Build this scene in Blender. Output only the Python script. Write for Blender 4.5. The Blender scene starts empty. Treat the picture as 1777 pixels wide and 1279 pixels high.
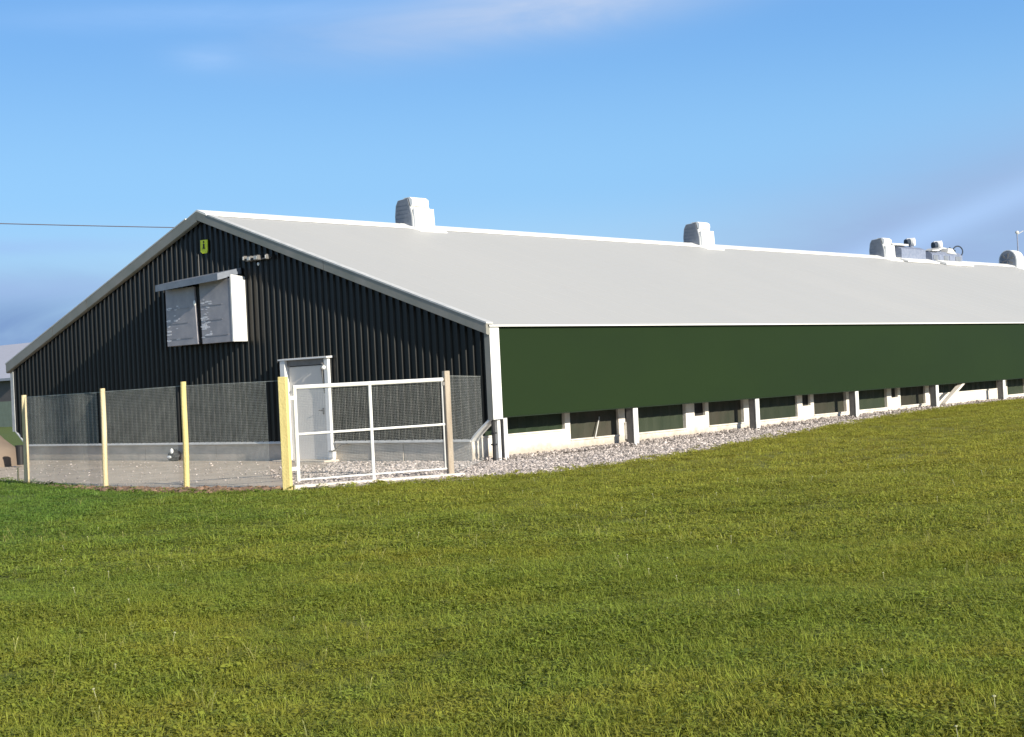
import bpy, bmesh, math, random
import numpy as np
from mathutils import Vector, Matrix
from mathutils import noise as mnoise
R = math.radians
rnd = random.Random(7)
C = bpy.context.scene.collection
S = bpy.context.scene

# ------------------------------------------------------------------ camera
cam_d = bpy.data.cameras.new("camera"); cam = bpy.data.objects.new("camera", cam_d); C.objects.link(cam)
CAM = Vector((18.8966, -20.2747, 1.5227)); YAW, PITCH, ROLL, FPX = -0.7359144, 0.0085710, -0.0478706, 2503.747
f_ = Vector((math.sin(YAW)*math.cos(PITCH), math.cos(YAW)*math.cos(PITCH), math.sin(PITCH)))
r0 = Vector((math.cos(YAW), -math.sin(YAW), 0)); u0 = r0.cross(f_)
r_ = r0*math.cos(ROLL)+u0*math.sin(ROLL); u_ = -r0*math.sin(ROLL)+u0*math.cos(ROLL)
M = Matrix((r_, u_, -f_)).transposed().to_4x4(); M.translation = CAM
cam.matrix_world = M
cam_d.sensor_width = 36; cam_d.sensor_fit = 'HORIZONTAL'; cam_d.lens = FPX/1777*36
cam_d.clip_start = .1; cam_d.clip_end = 5000
S.camera = cam

# ------------------------------------------------------------------ sun, sky, exposure
SUN_EL, SUN_AZ = R(21), R(-6)          # azimuth measured from +x towards +y
sd = Vector((math.cos(SUN_EL)*math.cos(SUN_AZ), math.cos(SUN_EL)*math.sin(SUN_AZ), math.sin(SUN_EL)))
sun_d = bpy.data.lights.new("sun", 'SUN'); sun = bpy.data.objects.new("sun", sun_d); C.objects.link(sun)
sun_d.energy = 4.9; sun_d.angle = R(.5); sun_d.color = (1, .92, .78)
sun.rotation_euler = sd.to_track_quat('Z', 'Y').to_euler()
S.view_settings.view_transform = 'Standard'; S.view_settings.look = 'None'
S.view_settings.exposure = .55; S.view_settings.gamma = 1; S.view_settings.use_curve_mapping = False

world = bpy.data.worlds.new("World"); S.world = world; world.use_nodes = True
nt = world.node_tree; nt.nodes.clear()
def N(t, **k):
    n = nt.nodes.new(t)
    for a, b in k.items(): setattr(n, a, b)
    return n
def mth(op, a, b=None, c=None, clamp=False):
    n = N('ShaderNodeMath', operation=op); n.use_clamp = clamp
    for i, v in enumerate((a, b, c)):
        if v is None: continue
        if isinstance(v, (int, float)): n.inputs[i].default_value = v
        else: nt.links.new(v, n.inputs[i])
    return n.outputs[0]
def mixc(fac, a, b):
    n = N('ShaderNodeMix', data_type='RGBA')
    for s, v in ((n.inputs[0], fac), (n.inputs[6], a), (n.inputs[7], b)):
        if isinstance(v, (int, float)): s.default_value = v
        elif isinstance(v, tuple): s.default_value = (*v, 1)
        else: nt.links.new(v, s)
    return n.outputs[2]
SKYS = .1
sky = N('ShaderNodeTexSky', sky_type='NISHITA', sun_disc=False); sky.sun_elevation = SUN_EL; sky.sun_rotation = R(90)-SUN_AZ
sky.air_density = 1.0; sky.dust_density = .3; sky.ozone_density = 3.0; sky.altitude = 100
tc = N('ShaderNodeTexCoord'); sep = N('ShaderNodeSeparateXYZ'); nt.links.new(tc.outputs['Generated'], sep.inputs[0])
X, Y, Z = sep.outputs
el = mth('MULTIPLY', mth('ARCSINE', Z), 57.2958)
az = mth('MULTIPLY', mth('ARCTAN2', X, Y), 57.2958)
# clear air colour by elevation: pale near the horizon, deeper blue upwards
ramp = N('ShaderNodeValToRGB'); nt.links.new(mth('DIVIDE', mth('MAXIMUM', el, 0), 60, clamp=True), ramp.inputs[0])
cr = ramp.color_ramp; cr.interpolation = 'EASE'
SKYCOL = [(0, (.42, .62, .90)), (.07, (.38, .65, .95)), (.13, (.27, .58, .97)), (.25, (.17, .44, .90)), (.5, (.085, .22, .50)), (1, (.055, .14, .34))]
while len(cr.elements) < len(SKYCOL): cr.elements.new(.5)
for e, (p, c) in zip(cr.elements, SKYCOL): e.position = p; e.color = (*c, 1)
clear = N('ShaderNodeVectorMath', operation='SCALE'); nt.links.new(ramp.outputs[0], clear.inputs[0]); clear.inputs['Scale'].default_value = 1/SKYS*.67
col = mixc(.82, sky.outputs[0], clear.outputs[0])
# streaky cloud noise in azimuth and elevation
comb = N('ShaderNodeCombineXYZ'); nt.links.new(mth('MULTIPLY', az, .09), comb.inputs[0]); nt.links.new(mth('MULTIPLY', el, .42), comb.inputs[1])
nz = N('ShaderNodeTexNoise'); nz.inputs['Scale'].default_value = 1.0; nz.inputs['Detail'].default_value = 5; nz.inputs['Roughness'].default_value = .6
nz.inputs['Distortion'].default_value = .6
nt.links.new(comb.outputs[0], nz.inputs['Vector'])
n3 = N('ShaderNodeTexNoise'); n3.inputs['Scale'].default_value = 2.2; n3.inputs['Detail'].default_value = 5; n3.inputs['Distortion'].default_value = .8
nt.links.new(tc.outputs['Generated'], n3.inputs['Vector'])
hi = N('ShaderNodeMapRange'); hi.interpolation_type = 'SMOOTHSTEP'; nt.links.new(el, hi.inputs[0]); hi.inputs[1].default_value = 13; hi.inputs[2].default_value = 32
cm = N('ShaderNodeMapRange'); cm.interpolation_type = 'SMOOTHSTEP'; nt.links.new(n3.outputs[0], cm.inputs[0]); cm.inputs[1].default_value = .35; cm.inputs[2].default_value = .62; cm.inputs[4].default_value = .75
col = mixc(mth('MULTIPLY', cm.outputs[0], hi.outputs[0]), col, (.38/SKYS, .385/SKYS, .40/SKYS))  # grey cloud above the view, added to take the blue out of shade
def cloud(col, azc, elc, ra, re, tilt, c, amt, soft=1.0, nmix=1.0):
    t = R(tilt)
    da = mth('SUBTRACT', az, azc); de = mth('SUBTRACT', el, elc)
    a = mth('ADD', mth('MULTIPLY', da, math.cos(t)), mth('MULTIPLY', de, math.sin(t)))
    b = mth('SUBTRACT', mth('MULTIPLY', de, math.cos(t)), mth('MULTIPLY', da, math.sin(t)))
    a = mth('DIVIDE', a, ra); b = mth('DIVIDE', b, re)
    d2 = mth('ADD', mth('MULTIPLY', a, a), mth('MULTIPLY', b, b))
    g = mth('EXPONENT', mth('MULTIPLY', d2, -1.0))
    nn = mth('MULTIPLY_ADD', mth('SUBTRACT', nz.outputs[0], .5), 2.4*nmix, 1.0)
    fac = mth('MULTIPLY', mth('MULTIPLY', g, nn), amt, clamp=True)
    return mixc(fac, col, tuple(v/SKYS*.8 for v in c))
for args in [(-24.5, 4.9, 12.5, 3.1, 12, (.29, .41, .64), 1.0, 1, .45),        # low mauve bank right
             (-25.5, 5.0, 7.5, .6, 19, (.38, .56, .86), .75, 1, .4),          # light streak through it
             (-61.5, 2.6, 6.0, 2.1, 0, (.17, .28, .52), 1.0, 1, .6),          # low blue-grey bank left
             (-61.5, 4.4, 4.5, .55, -1, (.30, .43, .70), .75),
             (-60.5, 5.9, 4.0, .28, 0, (.30, .46, .78), .55),
             (-41.5, 14.2, 7.5, 1.1, 5, (.40, .52, .74), 1.0, 1, 1.0),        # thin pinkish cloud at the top
             (-53.6, 12.9, 1.3, .45, 0, (.42, .60, .90), .3),
             (-53.0, 14.5, 7.0, .5, 2, (.36, .56, .90), .3),
             (-10.0, 5.0, 10, 1.6, 4, (.28, .42, .70), .8), (20, 6, 22, 2.0, 3, (.33, .47, .74), .8),
             (-82, 5, 12, 1.8, -3, (.25, .38, .66), .8), (-120, 7, 25, 2.2, 2, (.4, .54, .8), .8),
             (80, 8, 25, 2.0, 3, (.5, .6, .8), .7), (150, 6, 30, 2.0, 0, (.38, .5, .76), .8)]:
    col = cloud(col, *args)
bg = N('ShaderNodeBackground'); bg.inputs[1].default_value = SKYS; nt.links.new(col, bg.inputs[0])
wo = N('ShaderNodeOutputWorld'); nt.links.new(bg.outputs[0], wo.inputs[0])

# ------------------------------------------------------------------ materials
def mat(name, c, rough=.6, metal=0, var=.0, scale=3., bump=0, bscale=60., c2=None, spec=.5, stretch=None, rand=0):
    m = bpy.data.materials.new(name); m.use_nodes = True; t = m.node_tree; L = t.links.new
    b = t.nodes['Principled BSDF']; b.inputs['Roughness'].default_value = rough; b.inputs['Metallic'].default_value = metal
    b.inputs['Specular IOR Level'].default_value = spec
    g = t.nodes.new('ShaderNodeNewGeometry'); vec = g.outputs['Position']
    if stretch:
        mp = t.nodes.new('ShaderNodeVectorMath'); mp.operation = 'MULTIPLY'; mp.inputs[1].default_value = stretch; L(vec, mp.inputs[0]); vec = mp.outputs[0]
    n = t.nodes.new('ShaderNodeTexNoise'); n.inputs['Scale'].default_value = scale; n.inputs['Detail'].default_value = 6; n.inputs['Roughness'].default_value = .6
    L(vec, n.inputs['Vector'])
    rp = t.nodes.new('ShaderNodeValToRGB'); rp.color_ramp.elements[0].position = .35; rp.color_ramp.elements[1].position = .68
    ca = c; cb = c2 if c2 else tuple(v*(1-var) for v in c)
    rp.color_ramp.elements[0].color = (*cb, 1); rp.color_ramp.elements[1].color = (*ca, 1)
    L(n.outputs[0], rp.inputs[0]); out = rp.outputs[0]
    if rand:
        oi = t.nodes.new('ShaderNodeObjectInfo'); mr = t.nodes.new('ShaderNodeMapRange'); L(oi.outputs['Random'], mr.inputs[0])
        mr.inputs[3].default_value = 1-rand; mr.inputs[4].default_value = 1+rand
        hs = t.nodes.new('ShaderNodeHueSaturation'); L(out, hs.inputs['Color']); L(mr.outputs[0], hs.inputs['Value']); out = hs.outputs[0]
    L(out, b.inputs['Base Color'])
    if bump:
        n2 = t.nodes.new('ShaderNodeTexNoise'); n2.inputs['Scale'].default_value = bscale; n2.inputs['Detail'].default_value = 4; L(g.outputs['Position'], n2.inputs['Vector'])
        bp = t.nodes.new('ShaderNodeBump'); bp.inputs['Strength'].default_value = bump; bp.inputs['Distance'].default_value = .02
        L(n2.outputs[0], bp.inputs['Height']); L(bp.outputs[0], b.inputs['Normal'])
    return m
M_black = mat('black_cladding', (.0085, .0084, .0072), .34, var=.25, scale=.8, stretch=(1, 1, .2), spec=.3)
M_green = mat('green_cladding', (.0145, .0285, .0085), .55, c2=(.013, .0255, .0085), scale=.35, stretch=(1, .6, 1.5), bump=.1, bscale=1.2, spec=.12)
M_roof = mat('roof_sheeting', (.43, .43, .42), .6, c2=(.41, .413, .407), scale=.25, stretch=(.3, 1, .3), bump=.06, bscale=1.0, spec=.3)
M_white = mat('white_metal', (.80, .80, .78), .45, var=.06, scale=4, bump=.05, bscale=20)
M_trim = mat('grey_trim', (.29, .275, .245), .5, c2=(.215, .22, .19), scale=1.3, bump=.05, bscale=12)
M_drip = mat('galvanised_trim', (.60, .60, .58), .4, var=.2, scale=6)
M_wallw = mat('whitewashed_wall', (.80, .765, .70), .85, c2=(.66, .61, .54), scale=2.2, bump=.5, bscale=25)
def splash(m, z0, z1, c):
    t = m.node_tree; L = t.links.new; b = t.nodes['Principled BSDF']; src = b.inputs['Base Color'].links[0].from_socket
    g = t.nodes.new('ShaderNodeNewGeometry'); sp = t.nodes.new('ShaderNodeSeparateXYZ'); L(g.outputs['Position'], sp.inputs[0])
    n = t.nodes.new('ShaderNodeTexNoise'); n.inputs['Scale'].default_value = 4; n.inputs['Detail'].default_value = 7; n.inputs['Roughness'].default_value = .7; L(g.outputs['Position'], n.inputs['Vector'])
    a = t.nodes.new('ShaderNodeMath'); a.operation = 'MULTIPLY_ADD'; L(n.outputs[0], a.inputs[0]); a.inputs[1].default_value = -.45; L(sp.outputs[2], a.inputs[2])
    mr = t.nodes.new('ShaderNodeMapRange'); L(a.outputs[0], mr.inputs[0]); mr.inputs[1].default_value = z0; mr.inputs[2].default_value = z1; mr.inputs[3].default_value = .75; mr.inputs[4].default_value = 0
    mx = t.nodes.new('ShaderNodeMix'); mx.data_type = 'RGBA'; L(mr.outputs[0], mx.inputs[0]); L(src, mx.inputs[6]); mx.inputs[7].default_value = (*c, 1); L(mx.outputs[2], b.inputs['Base Color'])
splash(M_wallw, -.14, .06, (.36, .30, .24))
M_conc = mat('grey_concrete', (.62, .54, .45), .9, c2=(.44, .40, .34), scale=1.6, bump=.5, bscale=18, stretch=(1, 1, 2.5))
M_apron = mat('concrete_apron', (.50, .425, .345), .9, c2=(.36, .31, .25), scale=1.1, bump=.4, bscale=14)
M_post = mat('timber_pale', (.74, .62, .40), .75, c2=(.60, .48, .26), scale=9, stretch=(1, 1, .15), bump=.5, bscale=40)
M_posty = mat('timber_yellow', (.72, .62, .26), .75, c2=(.62, .50, .20), scale=8, stretch=(1, 1, .15), bump=.5, bscale=40)
M_postb = mat('timber_weathered', (.48, .42, .34), .8, c2=(.30, .24, .18), scale=8, stretch=(1, 1, .15), bump=.5, bscale=40)
M_wire = mat('fence_wire', (.52, .55, .53), .45, var=.3, scale=5)
M_gate = mat('gate_paint', (.80, .80, .77), .45, var=.12, scale=12)
M_door = mat('door_grey', (.76, .71, .65), .5, c2=(.68, .65, .60), scale=1.2)
M_dframe = mat('door_frame_white', (.78, .79, .79), .45, var=.1, scale=5)
M_dark = mat('dark_void', (.012, .012, .013), .8)
M_curtd = mat('curtain_dark_green', (.018, .030, .014), .5, c2=(.012, .022, .010), scale=1.2, rand=.2, spec=.25, bump=.3, bscale=6)
M_curt = mat('curtain_dark', (.045, .040, .030), .6, c2=(.028, .032, .021), scale=1.6, rand=.35, spec=.25, bump=.3, bscale=6)
M_curtg = mat('curtain_green', (.034, .043, .026), .55, c2=(.024, .034, .020), scale=1.2, rand=.2, spec=.25, bump=.3, bscale=6)
M_vent = mat('vent_grey', (.20, .22, .26), .5, c2=(.15, .17, .20), scale=5)
M_panel = mat('housing_panel', (.36, .345, .365), .45, c2=(.28, .275, .305), scale=4)
M_panels = mat('housing_patch', (.85, .84, .86), .5, c2=(.5, .5, .54), scale=22)
M_hood = mat('housing_hood', (.22, .25, .30), .45, c2=(.17, .19, .23), scale=5)
M_black2 = mat('black_rubber', (.012, .012, .014), .6)
M_yel = mat('sign_yellow', (.88, .93, .02), .5, c2=(.80, .85, .02), scale=20)
M_steel = mat('column_steel', (.19, .185, .18), .5, c2=(.14, .135, .13), scale=5)
M_blueg = mat('machine_bluegrey', (.23, .26, .34), .5, c2=(.16, .19, .27), scale=7)
M_navy = mat('dark_blue_metal', (.02, .035, .06), .4)
M_soil = mat('brown_soil', (.20, .145, .10), .95, c2=(.12, .08, .055), scale=2.5, bump=.8, bscale=9)
M_heap = mat('heap_brown', (.24, .19, .15), .95, c2=(.17, .13, .10), scale=.8, bump=.4, bscale=5)
M_cable = mat('cable_black', (.05, .03, .04), .6)
M_kerb = mat('kerb_concrete', (.72, .66, .60), .85, c2=(.58, .53, .47), scale=5, bump=.4, bscale=30)
M_bulb = mat('lamp_glass', (.85, .87, .85), .25)
M_farroof = mat('far_roof', (.42, .43, .50), .7, var=.1); M_farwall = mat('far_wall', (.15, .13, .13), .8, var=.2); M_farlow = mat('far_lower_wall', (.27, .31, .24), .85, var=.15)

def grass_mat(name, blades):
    m = bpy.data.materials.new(name); m.use_nodes = True; t = m.node_tree; L = t.links.new
    b = t.nodes['Principled BSDF']; b.inputs['Roughness'].default_value = .6 if blades else .95; b.inputs['Specular IOR Level'].default_value = .3
    g = t.nodes.new('ShaderNodeNewGeometry')
    def noise(s, d=3, st=(1, 1, 0)):
        mp = t.nodes.new('ShaderNodeVectorMath'); mp.operation = 'MULTIPLY'; mp.inputs[1].default_value = st; L(g.outputs['Position'], mp.inputs[0])
        n = t.nodes.new('ShaderNodeTexNoise'); n.inputs['Scale'].default_value = s; n.inputs['Detail'].default_value = d; L(mp.outputs[0], n.inputs['Vector']); return n.outputs[0]
    def mr(v, a, b_, c=0, d=1):
        n = t.nodes.new('ShaderNodeMapRange'); L(v, n.inputs[0])
        for i, x in enumerate((a, b_, c, d)): n.inputs[1+i].default_value = x
        return n.outputs[0]
    def mix(fac, a, b_):
        n = t.nodes.new('ShaderNodeMix'); n.data_type = 'RGBA'
        for s, v in ((n.inputs[0], fac), (n.inputs[6], a), (n.inputs[7], b_)):
            if isinstance(v, float): s.default_value = v
            elif isinstance(v, tuple): s.default_value = (*v, 1)
            else: L(v, s)
        return n.outputs[2]
    olive, green, lush, dry = (.275, .280, .038), (.200, .242, .034), (.115, .205, .034), (.32, .28, .07)
    c = mix(mr(noise(.28), .38, .62), olive, green)
    c = mix(mr(noise(1.6, 4), .36, .68), c, green)
    # lusher towards the west end of the field, yellower on the bank by the wall
    sx = t.nodes.new('ShaderNodeSeparateXYZ'); L(g.outputs['Position'], sx.inputs[0])
    c = mix(mr(sx.outputs[1], -11, 0, 0, .7), c, (.32, .30, .045))
    w = t.nodes.new('ShaderNodeMath'); w.operation = 'MULTIPLY_ADD'; L(sx.outputs[1], w.inputs[0]); w.inputs[1].default_value = .75; L(sx.outputs[0], w.inputs[2])
    w2 = t.nodes.new('ShaderNodeMath'); w2.operation = 'ADD'; L(w.outputs[0], w2.inputs[0]); L(mr(noise(.5), 0, 1, -4, 4), w2.inputs[1])
    c = mix(mr(w2.outputs[0], -1.0, -7.0, 0, .85), c, lush)
    c = mix(mr(noise(.9, 5), .62, .78, 0, .22), c, dry)
    if blades:
        oi = t.nodes.new('ShaderNodeObjectInfo')
        hs = t.nodes.new('ShaderNodeHueSaturation'); L(c, hs.inputs['Color']); L(mr(oi.outputs['Random'], 0, 1, .98, 1.5), hs.inputs['Value'])
        L(mr(oi.outputs['Random'], 0, 1, .485, .512), hs.inputs['Hue']); c = hs.outputs[0]
        L(c, b.inputs['Base Color'])
        tr = t.nodes.new('ShaderNodeBsdfTranslucent'); L(c, tr.inputs[0]); ms = t.nodes.new('ShaderNodeMixShader'); ms.inputs[0].default_value = .45
        L(b.outputs[0], ms.inputs[1]); L(tr.outputs[0], ms.inputs[2]); L(ms.outputs[0], t.nodes['Material Output'].inputs[0])
    else:
        c = mix(mr(noise(14, 4), .3, .65, .35, .75), c, (.05, .055, .018))
        L(c, b.inputs['Base Color'])
        bp = t.nodes.new('ShaderNodeBump'); bp.inputs['Strength'].default_value = .8; bp.inputs['Distance'].default_value = .03
        L(noise(22, 5), bp.inputs['Height']); L(bp.outputs[0], b.inputs['Normal'])
    return m
M_field = grass_mat('field_turf', False); M_blade = grass_mat('grass_blades', True)

# ------------------------------------------------------------------ helpers
def obj(name, bm, m, parent=None, loc=None, smooth=False, rz=0):
    me = bpy.data.meshes.new(name)
    if isinstance(bm, bmesh.types.BMesh):
        bmesh.ops.recalc_face_normals(bm, faces=bm.faces); bm.to_mesh(me); bm.free()
    else: me.from_pydata(bm[0], [], bm[1])
    for mm in (m if isinstance(m, (list, tuple)) else [m]): me.materials.append(mm)
    if smooth:
        me.shade_smooth()
    o = bpy.data.objects.new(name, me); C.objects.link(o)
    if parent: o.parent = parent
    if loc is not None: o.location = loc
    o.rotation_euler.z = rz
    return o
def tag(o, label=None, cat=None, group=None, kind=None):
    for k, v in (('label', label), ('category', cat), ('group', group), ('kind', kind)):
        if v: o[k] = v
    return o
def thing(name, label, cat, loc=(0, 0, 0), rz=0, group=None):
    o = bpy.data.objects.new(name, None); C.objects.link(o); o.location = loc; o.rotation_euler.z = rz; o.empty_display_size = .3
    return tag(o, label, cat, group)
def box(bm, x0, x1, y0, y1, z0, z1, bev=0):
    vs = [bm.verts.new((x, y, z)) for x in (x0, x1) for y in (y0, y1) for z in (z0, z1)]
    fs = [bm.faces.new([vs[i] for i in q]) for q in ((0, 1, 3, 2), (4, 6, 7, 5), (0, 4, 5, 1), (2, 3, 7, 6), (0, 2, 6, 4), (1, 5, 7, 3))]
    if bev:
        es = list({e for f in fs for e in f.edges}); bmesh.ops.bevel(bm, geom=es, offset=bev, segments=1, affect='EDGES')
    return bm
def B(*a, **k): return box(bmesh.new(), *a, **k)
def prism(bm, pts, axis, a0, a1):
    """extrude polygon pts (2D) along axis 'x'|'y'|'z' from a0 to a1"""
    def P(p, a): return {'x': (a, p[0], p[1]), 'y': (p[0], a, p[1]), 'z': (p[0], p[1], a)}[axis]
    A = [bm.verts.new(P(p, a0)) for p in pts]; Bv = [bm.verts.new(P(p, a1)) for p in pts]
    bm.faces.new(A); bm.faces.new(Bv[::-1]); n = len(pts)
    for i in range(n): bm.faces.new((A[i], A[(i+1) % n], Bv[(i+1) % n], Bv[i]))
    return bm
def tube(bm, p, q, r0, r1=None, n=10, cap=True):
    p, q = Vector(p), Vector(q); r1 = r0 if r1 is None else r1
    d = (q-p).normalized(); a = d.orthogonal().normalized(); b = d.cross(a)
    A = [bm.verts.new(p+(a*math.cos(t)+b*math.sin(t))*r0) for t in (2*math.pi*i/n for i in range(n))]
    D = [bm.verts.new(q+(a*math.cos(t)+b*math.sin(t))*r1) for t in (2*math.pi*i/n for i in range(n))]
    for i in range(n): bm.faces.new((A[i], A[(i+1) % n], D[(i+1) % n], D[i]))
    if cap: bm.faces.new(A[::-1]); bm.faces.new(D)
    return bm
def T(*a, **k): return tube(bmesh.new(), *a, **k)
def path_tube(bm, pts, r, n=8):
    for a, b in zip(pts[:-1], pts[1:]): tube(bm, a, b, r, n=n)
    return bm
def ball(bm, c, r, seg=12, sc=(1, 1, 1)):
    m = Matrix.Translation(c) @ Matrix.Diagonal((*[r*s for s in sc], 1))
    bmesh.ops.create_uvsphere(bm, u_segments=seg, v_segments=max(6, seg//2), radius=1, matrix=m); return bm

# ------------------------------------------------------------------ terrain
def sst(a, b, x): t = np.clip((x-a)/(b-a), 0, 1); return t*t*(3-2*t)
def hgt(x, y):
    x = np.asarray(x, float); y = np.asarray(y, float)
    h = .17*sst(0, 22, y)*(1-sst(14, 30, x))
    far = sst(.5, 5, np.maximum(x-3.5, -(y+8.0)))
    und = .022*np.sin(x*.9+1.3*np.sin(y*.5))+.02*np.sin(y*1.1+.7*x)+.016*np.sin(2.1*x-1.7*y+1)
    return h+far*und*(np.abs(x-18.9)+np.abs(y+20.3) < 200)
# the edge of the grass, west to east then north
EDGE = [(-60, -4.6), (-20, -4.9), (-9.5, -5.3), (-6.9, -5.95), (-5.0, -6.4), (-3.1, -6.75), (-1.2, -6.85), (0.2, -6.75), (1.3, -6.15), (1.85, -5.45), (2.35, -4.6),
        (3.3, -3.5), (3.5, -1.85), (3.25, .1), (2.9, 2.3), (2.1, 5.9), (1.7, 8.4), (.85, 13.0), (.3, 17.5), (.12, 22), (.1, 26), (.1, 90)]
E_ = np.array(EDGE)
def in_grass(x, y):
    """signed-ish: True when outside (camera side of) the edge polyline; polygon test against the yard"""
    poly = np.vstack([E_, [[-60, 90]]]); inside = np.zeros(np.shape(x), bool); n = len(poly); j = n-1
    for i in range(n):
        xi, yi = poly[i]; xj, yj = poly[j]
        c = ((yi > y) != (yj > y)) & (x < (xj-xi)*(y-yi)/(yj-yi+1e-12)+xi)
        inside ^= c; j = i
    return ~inside
def axis_pts():
    a = [-1500, -700, -350, -180, -110]+list(np.arange(-70, -24, 4.))+list(np.arange(-24, 34, .5))+list(np.arange(34, 70, 4.))+[80, 110, 180, 350, 700, 1500]
    return np.array(a)
xs = axis_pts(); ys = xs.copy()
gx, gy = np.meshgrid(xs, ys, indexing='ij'); gz = hgt(gx, gy)
gz = gz-.05*(~in_grass(gx, gy))
nx, ny = gx.shape; V = np.stack([gx.ravel(), gy.ravel(), gz.ravel()], 1)
F = [(i*ny+j, (i+1)*ny+j, (i+1)*ny+j+1, i*ny+j+1) for i in range(nx-1) for j in range(ny-1)]
field = obj('field', (V.tolist(), F), M_field, smooth=True); tag(field, 'broad green and olive grass field sloping gently to the barn', kind='structure')

def sheet(name, m, poly, dz, label, step=.35):
    """a thin ground sheet draped on the terrain inside a polygon"""
    bm = bmesh.new(); bm.faces.new([bm.verts.new((x, y, 0)) for x, y in poly])
    x0, x1 = min(p[0] for p in poly), max(p[0] for p in poly); y0, y1 = min(p[1] for p in poly), max(p[1] for p in poly)
    for k in np.arange(x0+step, x1, step*(1 if x1-x0 < 30 else 3)): bmesh.ops.bisect_plane(bm, geom=bm.verts[:]+bm.edges[:]+bm.faces[:], plane_co=(k, 0, 0), plane_no=(1, 0, 0))
    for k in np.arange(y0+step, y1, step*3): bmesh.ops.bisect_plane(bm, geom=bm.verts[:]+bm.edges[:]+bm.faces[:], plane_co=(0, k, 0), plane_no=(0, 1, 0))
    for v in bm.verts: v.co.z = float(hgt(v.co.x, v.co.y))+dz
    o = obj(name, bm, m, smooth=True)
    if o.data.polygons[0].normal.z < 0: o.data.flip_normals()
    return tag(o, label, kind='structure')
M_grit = mat('gravel_bed', (.50, .455, .425), .95, c2=(.30, .265, .24), scale=16, bump=1., bscale=40)
sheet('concrete_apron', M_apron, [(-26, -4.95), (-9.5, -5.35), (-6.9, -6.0), (-5.0, -6.2), (-3.1, -6.3), (-1.2, -6.1), (.95, -5.75), (-3.2, -.04), (-26, -.04)], -.006, 'pale concrete apron in front of the gable wall')
sheet('gravel_strip', M_grit, [(.95, -5.75), (1.85, -5.65), (2.6, -4.6), (3.6, -3.5), (3.8, -1.85), (3.55, .1), (3.2, 2.3), (2.4, 5.9), (2.0, 8.4), (1.1, 13.0), (.5, 17.5), (.3, 22), (.2, 26), (.15, 60), (-.62, 60), (-.62, -.04), (-3.2, -.04)], -.002, 'strip of pale pinkish gravel along the barn')
sheet('soil_strip', M_soil, [(-5.4, -6.45), (-3.1, -6.9), (-1.2, -7.0), (.2, -6.9), (1.15, -6.25), (.9, -5.85), (-1.2, -6.2), (-3.1, -6.4)], .012, 'narrow strip of bare reddish soil at the grass edge')
sheet('gateway_concrete', M_apron, [(1.15, -5.65), (1.85, -5.6), (2.4, -4.9), (3.2, -3.9), (2.9, -3.1), (2.1, -3.3)], .006, 'beige trodden ground outside the gate')

# ------------------------------------------------------------------ the barn
W, HE, HR, HG, OV, LEN = 18.056, 2.65, 5.811, .84, .60, 72.0
SL = (HR-HE)/(W/2)
def roofz(x): return HE+SL*(W/2-abs(x+W/2))
barn = thing('livestock_barn', 'long low barn with black ribbed gable, dark green side wall and pale grey roof', 'barn', (0, 0, 0))

# gable cladding: ribbed sheets, about one metre wide each
def gbot(x):
    e = min(-x, W+x)
    return .40 if e >= OV else .84-(.84-.40)*e/OV
ns = 18; sw = W/ns
for k in range(ns):
    xa = -W+k*sw; xb = xa+sw; prof = []
    for r in range(5):
        s = xa+r*sw/5; p = sw/5
        prof += [(s, 0), (s+p*.64, 0), (s+p*.73, -.042), (s+p*.89, -.042), (s+p*1.0, 0)]
    prof = prof[:]
    pts = []
    for x, y in prof:
        if not pts or x-pts[-1][0] > 1e-4: pts.append((x, y))
    if xb-pts[-1][0] > 1e-4: pts.append((xb, 0))
    bm = bmesh.new(); rows = []
    for x, y in pts:
        x = min(x, -1e-4); rows.append((bm.verts.new((x, y, gbot(x))), bm.verts.new((x, y, roofz(x)-.02))))
    for a, b in zip(rows[:-1], rows[1:]): bm.faces.new((a[0], b[0], b[1], a[1]))
    o = obj('cladding_sheet', bm, M_black, barn)
# gable wall behind the sheets and the far end wall
for y0, y1, nm in ((.012, .16, 'gable_wall'), (LEN-.16, LEN-.01, 'end_wall')):
    bm = prism(bmesh.new(), [(-W+.02, HG), (-W+OV, .41), (-OV, .41), (-.02, HG), (-.02, roofz(-.02)-.06), (-W/2, HR-.06), (-W+.02, roofz(-.02)-.06)], 'y', y0, y1)
    obj(nm, bm, M_black, barn)
# concrete base of the gable, in cast lengths
cuts = [-W+OV, -14.6, -11.8, -8.9, -6.15]
for a, b in zip(cuts[:-1], cuts[1:]): obj('base_wall', B(a+.006, b-.006, .0, .2, -.2, .372, bev=.006), M_conc, barn)
cuts = [-4.72, -3.55, -2.55, -1.35, -OV]
for i, (a, b) in enumerate(zip(cuts[:-1], cuts[1:])): obj('base_wall', B(a+.006, b-.006, -.01*(i % 2), .2, -.2, .372, bev=.006), M_conc, barn)
# drip flashing
for a, b in ((-W+OV, -12.05), (-12.04, -6.26), (-4.62, -2.5), (-2.49, -OV)):
    bm = prism(bmesh.new(), [(-.062, .372), (-.062, .385), (-.04, .425), (.01, .43), (.01, .374)], 'x', a, b); obj('drip_flashing', bm, M_drip, barn)
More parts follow.
